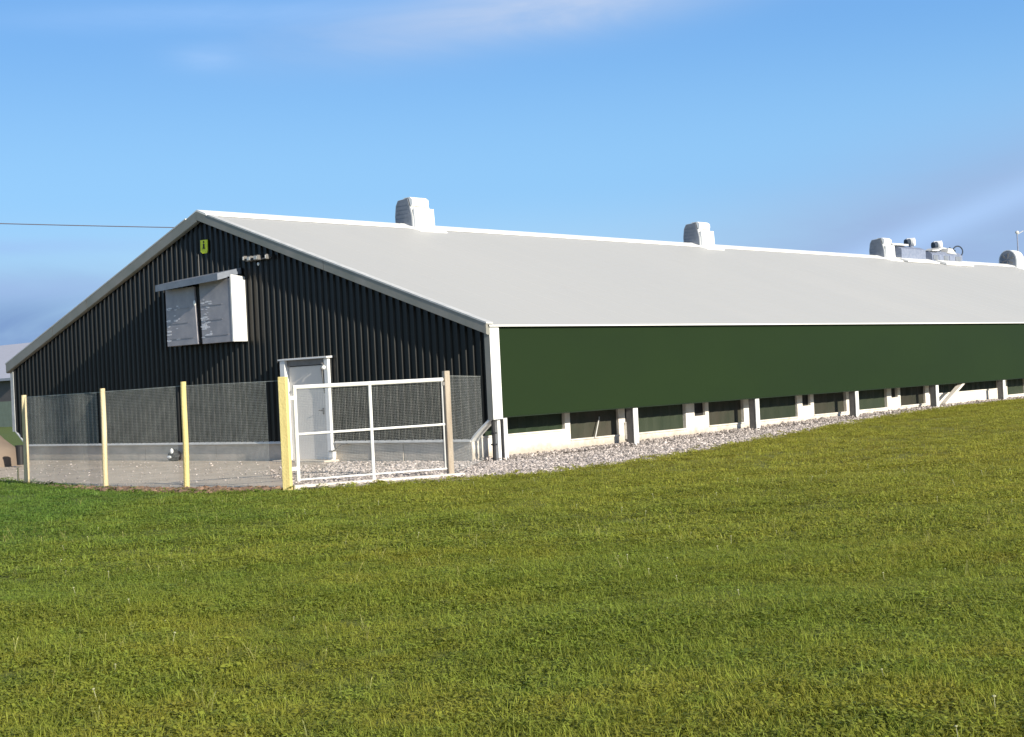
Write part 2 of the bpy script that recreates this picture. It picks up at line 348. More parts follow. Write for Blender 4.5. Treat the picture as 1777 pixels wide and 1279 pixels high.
# diagonal trims closing the overhang at both corners (curved on the near one)
def diag(sgn):
    bm = bmesh.new(); P = []
    for i in range(9):
        t = i/8; e = OV*(1-t)+.02*t; z = .40+(.84-.40)*(t**.85); P.append((e, z))
    for (e0, z0), (e1, z1) in zip(P[:-1], P[1:]):
        xs_ = (-e0, -e1) if sgn > 0 else (-W+e0, -W+e1)
        v = [bm.verts.new(c) for c in ((xs_[0], -.045, z0-.03), (xs_[1], -.045, z1-.03), (xs_[1], -.045, z1+.018), (xs_[0], -.045, z0+.018),
                                       (xs_[0], .16, z0-.03), (xs_[1], .16, z1-.03), (xs_[1], .16, z1+.018), (xs_[0], .16, z0+.018))]
        for q in ((0, 1, 2, 3), (4, 7, 6, 5), (0, 4, 5, 1), (3, 2, 6, 7)): bm.faces.new([v[i] for i in q])
    obj('corner_trim', bm, M_dframe, barn)
diag(1); diag(-1)
# corner flashings
obj('corner_return', B(-.10, .040, -.052, -.001, .79, 2.55), M_trim, barn)  # white flashing's gable side, its shade put into the grey
obj('corner_flashing', prism(bmesh.new(), [(.002, -.05), (.045, -.05), (.045, .215), (.004, .215)], 'z', .80, 2.62), M_white, barn)['label'] = 'white corner flashing at the near corner'
obj('corner_flashing', prism(bmesh.new(), [(-W-.045, -.05), (-W+.11, -.05), (-W+.11, 0), (-W-.004, .0), (-W-.004, .28), (-W-.045, .28)], 'z', .78, 2.60), M_drip, barn)
# verge trims, in lengths with small joints
def verge(xa, xb, m):
    th = .235 if xa < -W/2-.05 else .20
    bm = bmesh.new(); P = []
    for x in (xa, xb): P.append([(x, y, roofz(x)+dz) for y, dz in ((-.16, .015), (-.16, -th+.015), (-.12, -th), (-.055, -th), (-.055, .015))])
    A = [bm.verts.new(c) for c in P[0]]; D = [bm.verts.new(c) for c in P[1]]
    for i in range(5): bm.faces.new((A[i], A[(i+1) % 5], D[(i+1) % 5], D[i]))
    bm.faces.new(A); bm.faces.new(D[::-1]); obj('verge_trim', bm, m, barn)
for a, b in ((-W-.06, -15.62), (-15.60, -13.9), (-13.88, -W/2-.004), (-W/2+.004, -4.6), (-4.585, .06)): verge(a, b, M_trim)
# roof slopes with faint sheet seams
for nm, sgn in (('roof_slope', 1), ('roof_slope', -1)):
    V_, F_ = [], []
    xe = .09 if sgn > 0 else -W-.09; ze = HE-.09*SL; xr = -W/2
    ysr = []; y = -.10
    while y < LEN: ysr += [(y, 0), (min(y+.985, LEN), 0), (min(y+.992, LEN), .003), (min(y+1.010, LEN), .003)]; y += 1.017
    for (yy, dz) in ysr: V_ += [(xe, yy, ze+dz), (xr, yy, HR+dz), ]
    for i in range(len(ysr)-1): F_.append((2*i, 2*i+1, 2*i+3, 2*i+2))
    n0 = len(V_); y1_ = ysr[-1][0]
    V_ += [(xe, -.10, ze-.035), (xr, -.10, HR-.10), (xe, y1_, ze-.035), (xr, y1_, HR-.10)]
    F_ += [(n0, n0+1, n0+3, n0+2), (0, n0, n0+2, 2*len(ysr)-2), (0, 1, n0+1, n0), (2*len(ysr)-2, 2*len(ysr)-1, n0+3, n0+2)]
    obj(nm, (V_, F_), M_roof, barn)
bm = prism(bmesh.new(), [(-W/2-.42, HR-.42*SL+.012), (-W/2-.40, HR-.42*SL+.045), (-W/2, HR+.058), (-W/2+.34, HR-.34*SL+.055), (-W/2+.36, HR-.36*SL+.012), (-W/2, HR+.02)], 'y', -.14, LEN+.05)
obj('ridge_cap', bm, M_white, barn)
# white verge capping on top of the roof edge
for sgn in (1, -1):
    bm = bmesh.new(); vs = []
    for x in ((.08 if sgn > 0 else -W-.08), -W/2+.43*sgn):
        z = roofz(x) if -W <= x <= 0 else HE-.08*SL
        vs.append([bm.verts.new((x, y, z+d)) for y, d in ((-.17, .018), (-.17, .05), (.02, .05), (.02, .01))])
    for i in range(4): bm.faces.new((vs[0][i], vs[0][(i+1) % 4], vs[1][(i+1) % 4], vs[1][i]))
    bm.faces.new(vs[0]); bm.faces.new(vs[1][::-1]); obj('verge_capping', bm, M_drip, barn)
obj('eave_flashing', prism(bmesh.new(), [(.06, HE-.068), (.10, HE-.068), (.10, HE-.0395), (.06, HE-.0395)], 'y', -.10, LEN), M_white, barn)
obj('eave_flashing', prism(bmesh.new(), [(-W-.05, HE-.06), (-W-.11, HE-.065), (-W-.118, HE-.03), (-W-.095, HE-.02), (-W-.05, HE-.01)], 'y', -.10, LEN), M_white, barn)
# green side wall: wide flat cladding with shallow laps, both sides
for sgn in (1, -1):
    V_, F_ = [], []; x0 = .0 if sgn > 0 else -W; L_ = []
    y = .218
    while y < LEN-.3: L_ += [(y, .0), (y+.985, .0), (y+.99, .0006), (y+1.0, .0006)]; y += 1.0
    for yy, d in L_:
        for z in (HG, 1.5, 2.1, HE-.04): V_.append((x0+sgn*(.0+d), yy, z))
    for i in range(len(L_)-1):
        for j in range(3): F_.append((4*i+j, 4*i+j+1, 4*i+5+j, 4*i+4+j))
    obj('side_cladding', (V_, F_), M_green, barn)
    bm = B(min(x0, x0-sgn*.06)-(0 if sgn < 0 else 0), max(x0, x0-sgn*.06), .2, LEN-.2, HG+.004, HE-.13)
    for v in bm.verts: v.co.x -= sgn*.006
    obj('side_wall', bm, M_dark, barn)
    xa, xb = sorted((x0-sgn*.03, x0-sgn*(OV+.15))); obj('soffit', B(xa, xb, .17, LEN-.2, HG+.0, HG+.035), M_steel, barn)
    xa, xb = sorted((x0+sgn*.012, x0-sgn*.03)); obj('bottom_flashing', B(xa, xb, .22, LEN-.2, HG-.022, HG-.002), M_curtd, barn)
# lower side wall with openings, near side
XF = -OV
opens = []  # (y0, y1, z0, material)
def oz(y): return float(hgt(0, y))
opens += [(.30, 2.82, .46, M_curtd), (2.99, 4.64, .235, M_curt), (4.87, 5.05, .48, M_dark)]
base = 4.42
bays = [(5.32, 7.17, M_curtg), (7.52, 7.96, None), (8.10, 9.60, M_curt), (9.84, 10.07, None),
        (10.30, 12.10, M_curtg), (12.35, 12.76, None), (12.92, 14.62, M_curt), (14.84, 15.05, None),
        (15.22, 16.92, M_curtg), (17.18, 17.56, None), (17.72, 19.27, M_curt), (19.52, 19.72, None)]
for a, b, m in bays: opens.append((a, b, (.48 if m is None else .225)+.35*oz(a), m or M_dark))
opens.append((19.95, 24.42, .54, M_curtd))
y = 24.9
while y < LEN-6:
    for a, b, m in ((.15, 1.6, M_curtg), (1.95, 2.3, None), (2.5, 4.05, M_curt), (4.25, 4.45, None)):
        opens.append((y+a, y+b, .50 if m is None else .30, m or M_dark))
    y += 4.7
bm = bmesh.new(); prev = .0
for a, b, z0, m in opens:
    if a > prev: box(bm, XF-.14, XF, prev, a, -.2, HG)
    box(bm, XF-.14, XF-.002, a, b, -.2, z0)
    prev = b
box(bm, XF-.14, XF, prev, LEN-.2, -.2, HG)
obj('lower_wall', bm, M_wallw, barn)
for i, (a, b, z0, m) in enumerate(opens):
    if a > 50: break
    bm = bmesh.new(); n = max(1, int((b-a)/.45)); V_, F_ = [], []
    for k in range(n*4+1):
        yy = a+.004+(b-a-.008)*k/(n*4); xx = XF-.075-(.012*math.sin(k*1.9+i))
        V_ += [(xx, yy, z0-.01), (xx+.008*math.sin(k+i*2), yy, HG-.002)]
    for k in range(n*4): F_.append((2*k, 2*k+2, 2*k+3, 2*k+1))
    bm.free(); obj('opening_curtain' if b-a > .6 else 'small_vent', (V_, F_), m, barn)
    if b-a > .6:
        obj('opening_sill', B(XF-.04, XF+.022, a-.01, b+.01, z0-.03, z0+.006, bev=.004), M_wallw, barn)
bm = B(-W+OV, -W+OV+.14, 0.01, LEN-.2, -.2, HG); obj('lower_wall', bm, M_wallw, barn)
# steel columns standing under the outer edge of the side wall
for i, yc in enumerate([.335, 4.47, 9.28, 14.12, 18.82, 23.45]+[28.1+4.7*k for k in range(9)]):
    zb = oz(yc)-.1; bm = bmesh.new(); wd = .055 if i else .045
    box(bm, -.21, -.035, yc-wd, yc+wd-.015, zb, HG-.024); obj('support_column', bm, M_steel, barn)
    obj('column_lit_face', B(-.034, -.006, yc-wd-.004, yc+wd+.035*(i > 0)+.01, zb, HG-.024, bev=.004), M_white, barn)  # sun and shade coloured in: white lit face over grey sides
obj('support_column', B(-.12, -.03, .13, .21, -.1, HG-.024), M_white, barn)
# the far side and window in view from the left are closed by the same walls
# door in the gable
door = obj('door', B(-6.02, -4.80, -.058, .0, .03, 2.06, bev=.006), M_door, barn)
bm = bmesh.new()
box(bm, -6.20, -6.03, -.17, -.001, .02, 2.20, bev=.008); obj('door_jamb', bm, M_dframe, door)
obj('door_jamb', B(-4.79, -4.66, -.11, -.001, .02, 2.20, bev=.008), M_dframe, door)
bm = bmesh.new(); prism(bm, [(-.19, 2.205), (-.19, 2.235), (-.0, 2.25), (.0, 2.205)], 'x', -6.24, -4.60); obj('door_canopy', bm, M_dframe, door)
obj('door_header', B(-6.03, -4.79, -.10, -.002, 2.075, 2.203), M_steel, door)  # grey strip painting the shade at the recessed door top
obj('door_closer', T((-4.87, -.10, 2.02), (-4.82, -.08, 1.45), .026, .02), M_steel, door)
bm = B(-4.93, -4.90, -.08, -.059, 1.0, 1.14, bev=.004); tube(bm, (-4.915, -.08, 1.09), (-5.02, -.1, 1.09), .011); obj('door_handle', bm, M_steel, door)
obj('door_step', B(-6.3, -4.55, -.42, .0, -.12, .03, bev=.01), M_conc, barn)

# ------------------------------------------------------------------ fan housing high on the gable
fh = thing('fan_housing', 'grey two-panel fan housing with sloping hood high on the black gable', 'fan housing', (-8.75, 0, 2.72))
def fb(*a, **k): return B(*a, **k)
obj('housing_body', B(-1.26, 1.27, -.36, -.038, 0.02, 1.33), M_dark, fh)
def panel(x0, x1, x2, x3, z0, z1):
    # x0,x1 at the top, x2,x3 at the bottom
    bm = bmesh.new(); a = [(x2, z0), (x3, z0), (x1, z1), (x0, z1)]
    prism(bm, a, 'y', -.42, -.362); bmesh.ops.bevel(bm, geom=bm.edges[:], offset=.008, segments=1, affect='EDGES'); return bm
p1 = obj('louvre_panel', panel(-1.28, -.14, -1.29, -.07, .0, 1.34), M_panel, fh)
p2 = obj('louvre_panel', panel(.06, 1.24, .10, 1.24, -.01, 1.42), M_panel, fh)
for p, xa, xb in ((p1, -1.2, -.2), (p2, .15, 1.12)):
    for z in (.16, .52, .86): obj('panel_rib', B(xa, xb-(.2 if z > .3 else 0), -.430, -.424, z, z+.012), M_panel, p)
# pale patches, slightly raised from the panel
def pale_patches(par, x0, x1, n, seed):
    rr = random.Random(seed); bm = bmesh.new()
    for _ in range(n):
        cx = x0+(x1-x0)*rr.random()**1.6; cz = .12+rr.random()*.88; r = .018+.04*rr.random()
        pts = [(cx+r*(1.5+.5*rr.random())*math.cos(t), cz+r*(.3+.3*rr.random())*math.sin(t)) for t in (k*math.pi/4 for k in range(8))]
        prism(bm, pts, 'y', -.4225-.002*rr.random(), -.4195)
    obj('pale_patch', bm, M_panels, par)['kind'] = 'stuff'
pale_patches(p1, -1.2, -.75, 22, 1); pale_patches(p2, .14, .5, 40, 2)
obj('side_panel', prism(bmesh.new(), [(-.43, -.01), (-.036, -.01), (-.036, 1.45), (-.43, 1.50)], 'x', 1.245, 1.29), M_white, fh)  # right side coloured white for the sun falling on it
obj('side_panel', B(-1.295, -1.27, -.36, -.036, .0, 1.33), M_panel, fh)
bm = bmesh.new(); v = []
for x, zz in ((-1.27, 1.37), (1.16, 1.45)): v.append([bm.verts.new((x, y, zz+d)) for y, d in ((-.70, -.075), (-.70, .075), (-.037, .22), (-.037, .09))])
for i in range(4): bm.faces.new((v[0][i], v[0][(i+1) % 4], v[1][(i+1) % 4], v[1][i]))
bm.faces.new(v[0]); bm.faces.new(v[1][::-1]); obj('hood', bm, M_hood, fh)
obj('latch', ball(bmesh.new(), (-.10, -.445, .95), .045, sc=(1, .5, 1.5)), M_bulb, fh)

# yellow warning sign with a small dark figure
sg = thing('warning_sign', 'small bright yellow sign with a black mark near the gable peak', 'sign', (-8.93, -.036, 4.84))
obj('sign_plate', prism(bmesh.new(), [(-.14, .05), (-.06, .0), (.10, .0), (.13, .06), (.14, .31), (-.13, .32)], 'y', -.018, -.001), M_yel, sg)
bm = bmesh.new(); ball(bm, (0.0, -.02, .265), .028, sc=(1, .25, 1)); ball(bm, (0.0, -.02, .20), .036, sc=(1, .25, .9)); prism(bm, [(-.045, .10), (-.015, .10), (0, .15), (.02, .10), (.045, .10), (.02, .19), (-.02, .19)], 'y', -.026, -.0185)
obj('sign_mark', bm, M_black2, sg)
obj('cable_run', B(-9.19, -9.17, -.05, -.036, 4.25, 4.84), M_steel, barn)

# cluster of light fittings right of the sign
lf = thing('floodlight_cluster', 'row of small pale light fittings on a bracket high on the ribbed gable', 'lamp', (-6.9, -.04, 4.50))
obj('bracket', B(-.42, .44, -.06, -.02, .0, .03), M_steel, lf)
for i, (x, z, w) in enumerate(((-.38, .06, .03), (-.19, .04, .07), (.06, .04, .08), (.42, .03, .022))):
    h = obj('lamp_head', B(x-w, x+w, -.16, -.03, z-.05, z+.06, bev=.012), M_steel, lf)
    obj('lamp_lens', B(x-w*.75, x+w*.75, -.17, -.161, z-.035, z+.04, bev=.006), M_drip, h)
obj('sensor', ball(bmesh.new(), (.08, -.1, -.10), .028, sc=(1, 1, 1.4)), M_bulb, lf)

# bulkhead lamp above the door
dl = thing('door_lamp', 'small round white lamp on a dark arm at the top right of the grey door', 'lamp', (-4.78, -.11, 2.0))
obj('lamp_globe', ball(bmesh.new(), (.06, -.06, .0), .045), M_bulb, dl)
obj('lamp_arm', path_tube(bmesh.new(), [(-.08, .05, .10), (-.02, -.04, .09), (.06, -.06, .045)], .016), M_steel, dl)

# outside tap with hose, right of the door
tp = thing('outdoor_tap', 'small white outdoor tap with a bent grey pipe low beside the door', 'tap', (-4.62, -.03, .10))
obj('tap_body', prism(bmesh.new(), [(-.06, -.02), (.05, -.02), (.06, .10), (-.05, .11)], 'y', -.13, -.04), M_white, tp)
obj('tap_collar', B(-.07, .07, -.14, -.03, .10, .125), M_steel, tp)
obj('pipe', path_tube(bmesh.new(), [(.03, -.07, .12), (.12, -.06, .18), (.26, -.05, .25), (.46, -.04, .27)], .012), M_steel, tp)

# black and white bag dropped at the base of the wall
bgs = thing('feed_bag', 'crumpled dark bag with white patches lying against the concrete base wall', 'bag', (-10.25, -.22, .0))
bm = bmesh.new(); bmesh.ops.create_icosphere(bm, subdivisions=3, radius=1)
for v in bm.verts:
    n = mnoise.noise(v.co*2.2)*.28; v.co *= 1+n; v.co = Vector((v.co.x*(.21-.08*max(0, v.co.z)), v.co.y*.13, max(.0, (v.co.z+.75)*.16)))
obj('bag_body', bm, M_black2, bgs, smooth=True)
bm = bmesh.new(); bmesh.ops.create_icosphere(bm, subdivisions=2, radius=.055); 
for v in bm.verts: v.co = Vector((v.co.x+.04, v.co.y*.6-.10, v.co.z*1.3+.24))
ball(bm, (-.02, -.135, .10), .06, sc=(1.5, .3, .6)); obj('bag_print', bm, M_bulb, bgs)

# ------------------------------------------------------------------ ridge ventilators
def ventilator(y0, label):
    t = thing('ridge_ventilator', label, 'roof ventilator', (-W/2, y0, HR), group='ridge ventilators on the barn roof')
    def prof(s=1.0, dz=0):
        return [(-.35*s, -.12+dz), (-.355*s, .28), (-.31*s, .56), (-.22*s, .70), (.19*s, .73), (.26*s, .50), (.33*s, .22), (.34*s, -.14+dz)]
    obj('ventilator_body', prism(bmesh.new(), prof(), 'y', .03, .72), M_white, t)
    pf = [(x*.90, z*.96+.015) for x, z in prof()]
    face = obj('shaded_front_grille', prism(bmesh.new(), pf, 'y', .008, .028), M_vent, t)  # end face of the white ventilator, its shade put into the grey
    for k in range(5):
        z = .10+.11*k; w = .28-.02*k; obj('grille_slat', B(-w, w*.85, .002, .0075, z, z+.018), M_vent, face)
    bm = prism(bmesh.new(), [(.20, .50), (.30, .50), (.34, .56), (.33, .68), (.24, .745), (-.02, .745), (.1, .70)], 'y', .03, .64)
    obj('hood', bm, M_white, t)
    obj('curb', prism(bmesh.new(), [(.30, -.16), (.345, .44), (.385, .44), (.42, -.20)], 'y', .04, .77), M_white, t)
    bm = bmesh.new()
    v = [bm.verts.new(c) for c in ((.0, -.12, .065), (.58, .05, -.58*SL+.03), (.62, 1.02, -.62*SL+.03), (.0, 1.06, .065), (.0, -.12, -.03), (.58, .05, -.58*SL-.02), (.62, 1.02, -.62*SL-.02), (.0, 1.06, -.03))]
    for q in ((0, 1, 2, 3), (7, 6, 5, 4), (0, 4, 5, 1), (1, 5, 6, 2), (2, 6, 7, 3), (3, 7, 4, 0)): bm.faces.new([v[i] for i in q])
    obj('base_flashing', bm, M_white, t)
ventilator(6.52, 'white ridge ventilator nearest the gable peak, largest of the three')
ventilator(19.85, 'white ridge ventilator standing alone midway along the roof')
ventilator(32.75, 'white ridge ventilator right beside the low blue-grey roof machinery')
# low machinery beside the third ventilator
ZR = HR+.06
mu = thing('duct_unit', 'low grey-blue duct box on a white kerb right behind the third ventilator', 'roof duct', (-W/2, 33.85, ZR))
obj('duct_box', prism(bmesh.new(), [(-.3, -.1), (.34, -.14), (.34, .30), (.1, .42), (-.3, .40)], 'y', .35, 2.5), M_blueg, mu)
obj('duct_lid', B(-.32, .3, -.3, 1.1, .43, .50, bev=.02), M_white, mu)
obj('kerb_flashing', prism(bmesh.new(), [(.25, -.06), (.75, -.24), (.75, -.30), (.2, -.12)], 'y', .1, 2.9), M_white, mu)
def cowl(y, z, r, l, label):
    t = thing('exhaust_cowl', label, 'exhaust cowl', (-W/2, y, z), rz=R(12))
    bm = T((-.10, 0, 0), (.20, 0, 0), r, n=18); obj('cowl_drum', bm, M_white, t)
    obj('drum_back', T((-.22, 0, 0), (-.11, 0, 0), r*.72, r*.98, n=18), M_navy, t)
    obj('cowl_neck', T((.05, 0, -l), (.05, 0, -r*.6), r*.6, n=12), M_blueg, t)
    bm = T((-.1, -.26, -.02), (0, -r*.5, 0), r*.7, r*.8, n=12); obj('motor', bm, M_navy, t)
cowl(35.65, ZR+.64, .17, .30, 'round white exhaust cowl on the long duct box, first of two')
cowl(38.15, ZR+.60, .19, .30, 'round white exhaust cowl above the cluttered pale machinery, second of two')
mk = thing('roof_machine', 'pale blue-grey machine with sloping covers on a white plinth near the ridge', 'roof machinery', (-W/2, 36.9, ZR))
obj('machine_body', prism(bmesh.new(), [(-.3, -.1), (.36, -.14), (.36, .16), (.2, .30), (-.3, .34)], 'y', .0, 2.9), M_blueg, mk)
obj('machine_cover', prism(bmesh.new(), [(.0, .28), (.6, .30), (1.0, .42), (1.35, .42), (1.35, .46), (.9, .47), (.5, .36), (.0, .33)], 'x', -.25, .38), M_drip, mk)
obj('machine_cover', prism(bmesh.new(), [(1.6, .25), (2.5, .22), (2.1, .46), (1.7, .47)], 'x', -.2, .3), M_drip, mk)
for k, (a, b) in enumerate(((.1, .5), (.62, .95), (1.1, 1.5), (1.62, 2.1), (2.2, 2.7))): obj('machine_panel', B(.362, .385, a, b, -.08, .12+.02*(k % 2), bev=.008), M_blueg if k % 2 else M_vent, mk)
obj('plinth', prism(bmesh.new(), [(.3, -.06), (.85, -.26), (.85, -.34), (.25, -.14)], 'y', .3, 2.95), M_white, mk)
obj('lever', T((.1, 2.25, .50), (.1, 2.75, .40), .045), M_navy, mk)
hw = thing('hand_wheel', 'dark open ring on a short stub at the right end of the roof machinery', 'ring', (-W/2, 40.15, ZR))
bm = bmesh.new(); nn = 20; rr = []
for i in range(nn):
    a = 2*math.pi*i/nn; c = Vector((math.cos(a)*.22*.74, math.cos(a)*.22*.67, .40+math.sin(a)*.24)); ro = c-Vector((0, 0, .40)); ro.normalize(); sd_ = Vector((-.67, .74, 0))
    rr.append([bm.verts.new(c+ro*.03*math.cos(b)+sd_*.03*math.sin(b)) for b in (k*math.pi/3 for k in range(6))])
for i in range(nn):
    for k in range(6): bm.faces.new((rr[i][k], rr[(i+1) % nn][k], rr[(i+1) % nn][(k+1) % 6], rr[i][(k+1) % 6]))
obj('ring', bm, M_navy, hw)
obj('stub', T((-.14, -.13, -.05), (-.12, -.12, .30), .05), M_navy, hw)
obj('hub', ball(bmesh.new(), (-.14, -.13, .26), .085), M_navy, hw)
# round topped fan and mast at the far right
fn = thing('roof_fan', 'round-topped white roof fan with grey grille at the far right of the ridge', 'roof fan', (-W/2, 45.4, HR))
arc = [(-.44, -.14)]+[(-.44*math.cos(a), .22+.50*math.sin(a)) for a in (math.pi*k/12 for k in range(13))]+[(.44, -.16)]
obj('fan_casing', prism(bmesh.new(), arc, 'y', .03, .85), M_white, fn)
gr = obj('fan_grille', prism(bmesh.new(), [(x*.88, z*.93+.02) for x, z in arc], 'y', .0, .028), M_vent, fn)
for k in range(6):
    a = k*math.pi/3+.2; b = a+.35; obj('fan_blade', prism(bmesh.new(), [(.05*math.cos(a), .26+.05*math.sin(a)), (.30*math.cos(a), .26+.30*math.sin(a)), (.30*math.cos(b), .26+.30*math.sin(b)), (.05*math.cos(b), .26+.05*math.sin(b))], 'y', -.02, -.002), M_steel, gr)
obj('fan_flashing', prism(bmesh.new(), [(.3, -.08), (.8, -.27), (.8, -.31), (.25, -.14)], 'y', -.2, 1.3), M_white, fn)
ms = thing('roof_mast', 'thin pale mast with a small bent tip above the round roof fan', 'mast', (-W/2, 46.65, HR))
obj('mast_pole', T((0, 0, 0), (0, 0, 1.62), .035, .028), M_blueg, ms)
bm = ball(bmesh.new(), (0, 0, 1.60), .09, sc=(1, 1, .9)); tube(bm, (0, 0, 1.5), (.22, .2, 1.66), .02); obj('mast_tip', bm, M_drip, ms)
kb = thing('weather_sensor', 'tiny white knob on a stalk above the left roof slope', 'sensor', (-15.55, .35, roofz(-15.55)))
obj('knob', ball(bmesh.new(), (-.12, 0, .16), .055), M_bulb, kb); obj('stalk', path_tube(bmesh.new(), [(.08, 0, 0), (.05, 0, .15), (-.12, 0, .16)], .014), M_steel, kb)

# ------------------------------------------------------------------ fence and gate
FP = [(-6.88, -5.93), (-3.09, -6.57), (-1.17, -6.25), (1.0, -5.88), (2.06, -3.31), (-.22, -.08)]
HT = 1.66
fence = thing('wire_fence', 'wire mesh fence on pale wooden posts in front of the black gable', 'fence', (FP[1][0], FP[1][1], 0))
FO = Vector((FP[1][0], FP[1][1], 0))
def post(x, y, w, d, h, ang, m, nm='post', lean=(0, 0), label=None):
    bm = B(-w/2, w/2, -d/2, d/2, -.3, h, bev=.008)
    for v in bm.verts:
        v.co.x += lean[0]*v.co.z/h+.008*math.sin(v.co.z*3); v.co.y += lean[1]*v.co.z/h
    o = obj(nm, bm, m, fence, loc=Vector((x, y, 0))-FO, rz=ang)
    if label: o['label'] = label
    return o
def rpost(x, y, r, h, m, lean=(0, 0), label=None):
    bm = bmesh.new(); rings = []; nr = 9
    for k in range(nr):
        z = -.3+(h+.3)*k/(nr-1); rad = r*(1.06-.12*k/(nr-1)); cx = lean[0]*max(0, z)/h+.006*math.sin(z*4+x); cy = lean[1]*max(0, z)/h
        rings.append([bm.verts.new((cx+rad*math.cos(a)*(1+.05*math.sin(a*3+k)), cy+rad*math.sin(a), z)) for a in (i*math.pi/5 for i in range(10))])
    for a, b in zip(rings[:-1], rings[1:]):
        for i in range(10): bm.faces.new((a[i], a[(i+1) % 10], b[(i+1) % 10], b[i]))
    bm.faces.new(rings[-1]); o = obj('post', bm, m, fence, loc=Vector((x, y, 0))-FO, smooth=False)
    if label: o['label'] = label
    return o
fdir = lambda a, b: math.atan2(b[1]-a[1], b[0]-a[0])
rpost(*FP[0], .052, 1.70, M_post, (.02, 0))
rpost(*FP[1], .047, 1.73, M_post, (.03, .0))
rpost(*FP[2], .050, 1.77, M_posty, (.03, 0), 'yellowish wooden post')
post(*FP[3], .135, .10, 1.76, fdir(FP[2], FP[3])+.32, M_posty, lean=(.0, .0), label='thick square yellow gate post')
post(*FP[4], .095, .13, 1.74, fdir(FP[3], FP[4])-.05, M_postb, label='weathered brown gate post')
rpost(-7.14, -5.97, .022, .30, M_post, label='short thin stake')
def weave(p, q, z0, z1a, z1b, parent, off=(0, 0, 0), s=.026, rw=.00105, sk0=.0, sk1=.0):
    """a welded mesh panel between two ground points, wires as three-sided rods"""
    p = Vector((*p, 0)); q = Vector((*q, 0)); d = q-p; L = d.length; d.normalize(); nrm = Vector((-d.y, d.x, 0))
    V_, F_ = [], []
    def rod(a, b, u, v):
        n0 = len(V_)
        for c in (a, b):
            for k in range(3):
                t = 2*math.pi*k/3; w = c+u*rw*math.cos(t)+v*rw*math.sin(t); V_.append(tuple(w-Vector(off)))
        for k in range(3): F_.append((n0+k, n0+(k+1) % 3, n0+3+(k+1) % 3, n0+3+k))
    Z_ = Vector((0, 0, 1)); t = sk0
    while t < L-sk1:
        a = p+d*t; top = z1a+(z1b-z1a)*t/L; wob = nrm*.006*math.sin(t*3)
        rod(a+Z_*z0+wob, a+Z_*top+wob, d, nrm); t += s
    z = z0
    while z < max(z1a, z1b):
        rod(p+d*sk0+Z_*z, q-d*sk1+Z_*min(z, z1b+.0), nrm, Z_); z += s
    # stronger line wires
    rw0 = rw; rw = .003
    for f in (0, 1):
        rod(p+Z_*(z0+(z1a-z0)*f), q+Z_*(z0+(z1b-z0)*f), nrm, Z_)
    return obj('wire_mesh', (V_, F_), M_wire, parent)
tops = [1.66, 1.67, 1.70, 1.70, 1.66, 1.64]
for i, sk in ((0, .2), (1, .16), (2, .36)):
    weave(FP[i], FP[i+1], .04, tops[i], tops[i+1], fence, FO, sk0=.06, sk1=sk)['kind'] = 'stuff'
weave(FP[4], FP[5], .04, 1.66, 1.64, fence, FO, s=.05, rw=.0007, sk0=.06, sk1=.05)['kind'] = 'stuff'
# the gate
G0 = Vector((1.00, -5.69, 0)); G1 = Vector((2.06, -3.40, 0))
gd = (G1-G0); GL = gd.length; ga = math.atan2(gd.y, gd.x)
gate = thing('field_gate', 'white tubular metal gate with mesh infill closed between the two square posts', 'gate', tuple(G0), rz=ga)
def gt(nm, a, b, r, m=M_gate): return obj(nm, T(a, b, r, n=10), m, gate)
gt('top_rail', (0, 0, 1.585), (GL, 0, 1.60), .034); gt('middle_rail', (0, 0, .84), (GL, 0, .86), .020)
gt('stile', (.02, 0, .10), (.02, 0, 1.60), .032); gt('stile', (GL-.02, 0, .14), (GL-.02, 0, 1.60), .014, M_drip)
gt('stile', (GL*.50, 0, .03), (GL*.50, 0, 1.585), .028)
gt('bottom_rail', (0, 0, .12), (GL, 0, .13), .014)
weave((0, .03), (GL, .03), .12, 1.58, 1.59, gate, s=.026, rw=.00075)['kind'] = 'stuff'
for z in (1.42, .3): obj('hinge', B(-.11, .02, -.03, .03, z-.03, z+.03, bev=.006), M_gate, gate)
obj('latch', B(GL-.02, GL+.08, -.02, .02, 1.50, 1.56, bev=.005), M_steel, gate)
kerb = obj('gate_kerb', B(0, GL+.35, -.07, .07, -.10, .045, bev=.012), M_kerb, None, loc=G0+Vector((.02, -.1, 0)), rz=ga)
tag(kerb, 'pale concrete kerb on the ground under the white gate', 'kerb')

# ------------------------------------------------------------------ small things along the side wall
dp = thing('drain_pipe', 'black drain pipe beside the near corner column under the green wall', 'pipe', (-.07, .05, 0))
obj('pipe', T((0, 0, -.05), (0, 0, .82), .034), M_black2, dp); obj('pipe', T((0.03, .205, -.05), (0.03, .205, .82), .016), M_black2, dp)  # thinner one added as the dark gap next to the column
for z in (.3, .52): obj('pipe_clip', B(-.045, .045, -.04, .04, z, z+.03), M_black2, dp)
mb = thing('meter_box', 'small white box with black hose fixed low on the wall beside the second column', 'box', (-.55, 4.86, .0))
obj('box_body', B(-.04, .05, -.03, .17, .12, .47, bev=.008), M_white, mb); obj('box_lid', B(-.045, .07, -.04, .18, .47, .50, bev=.006), M_white, mb)
obj('hose', path_tube(bmesh.new(), [(.04, .21, .45), (.05, .22, .2), (.06, .19, .09), (.06, .05, .07)], .022), M_black2, mb)
bm = ball(bmesh.new(), (.06, -.05, .06), .045); ball(bm, (.06, .06, .07), .03); obj('hose_coupling', bm, M_black2, mb)
pk = obj('leaning_plank', prism(bmesh.new(), [(19.38, .26), (19.50, .24), (20.78, .80), (20.66, .83)], 'x', -.20, -.05), M_wallw); tag(pk, 'white plank leaning diagonally against the low wall near the far end', 'plank')
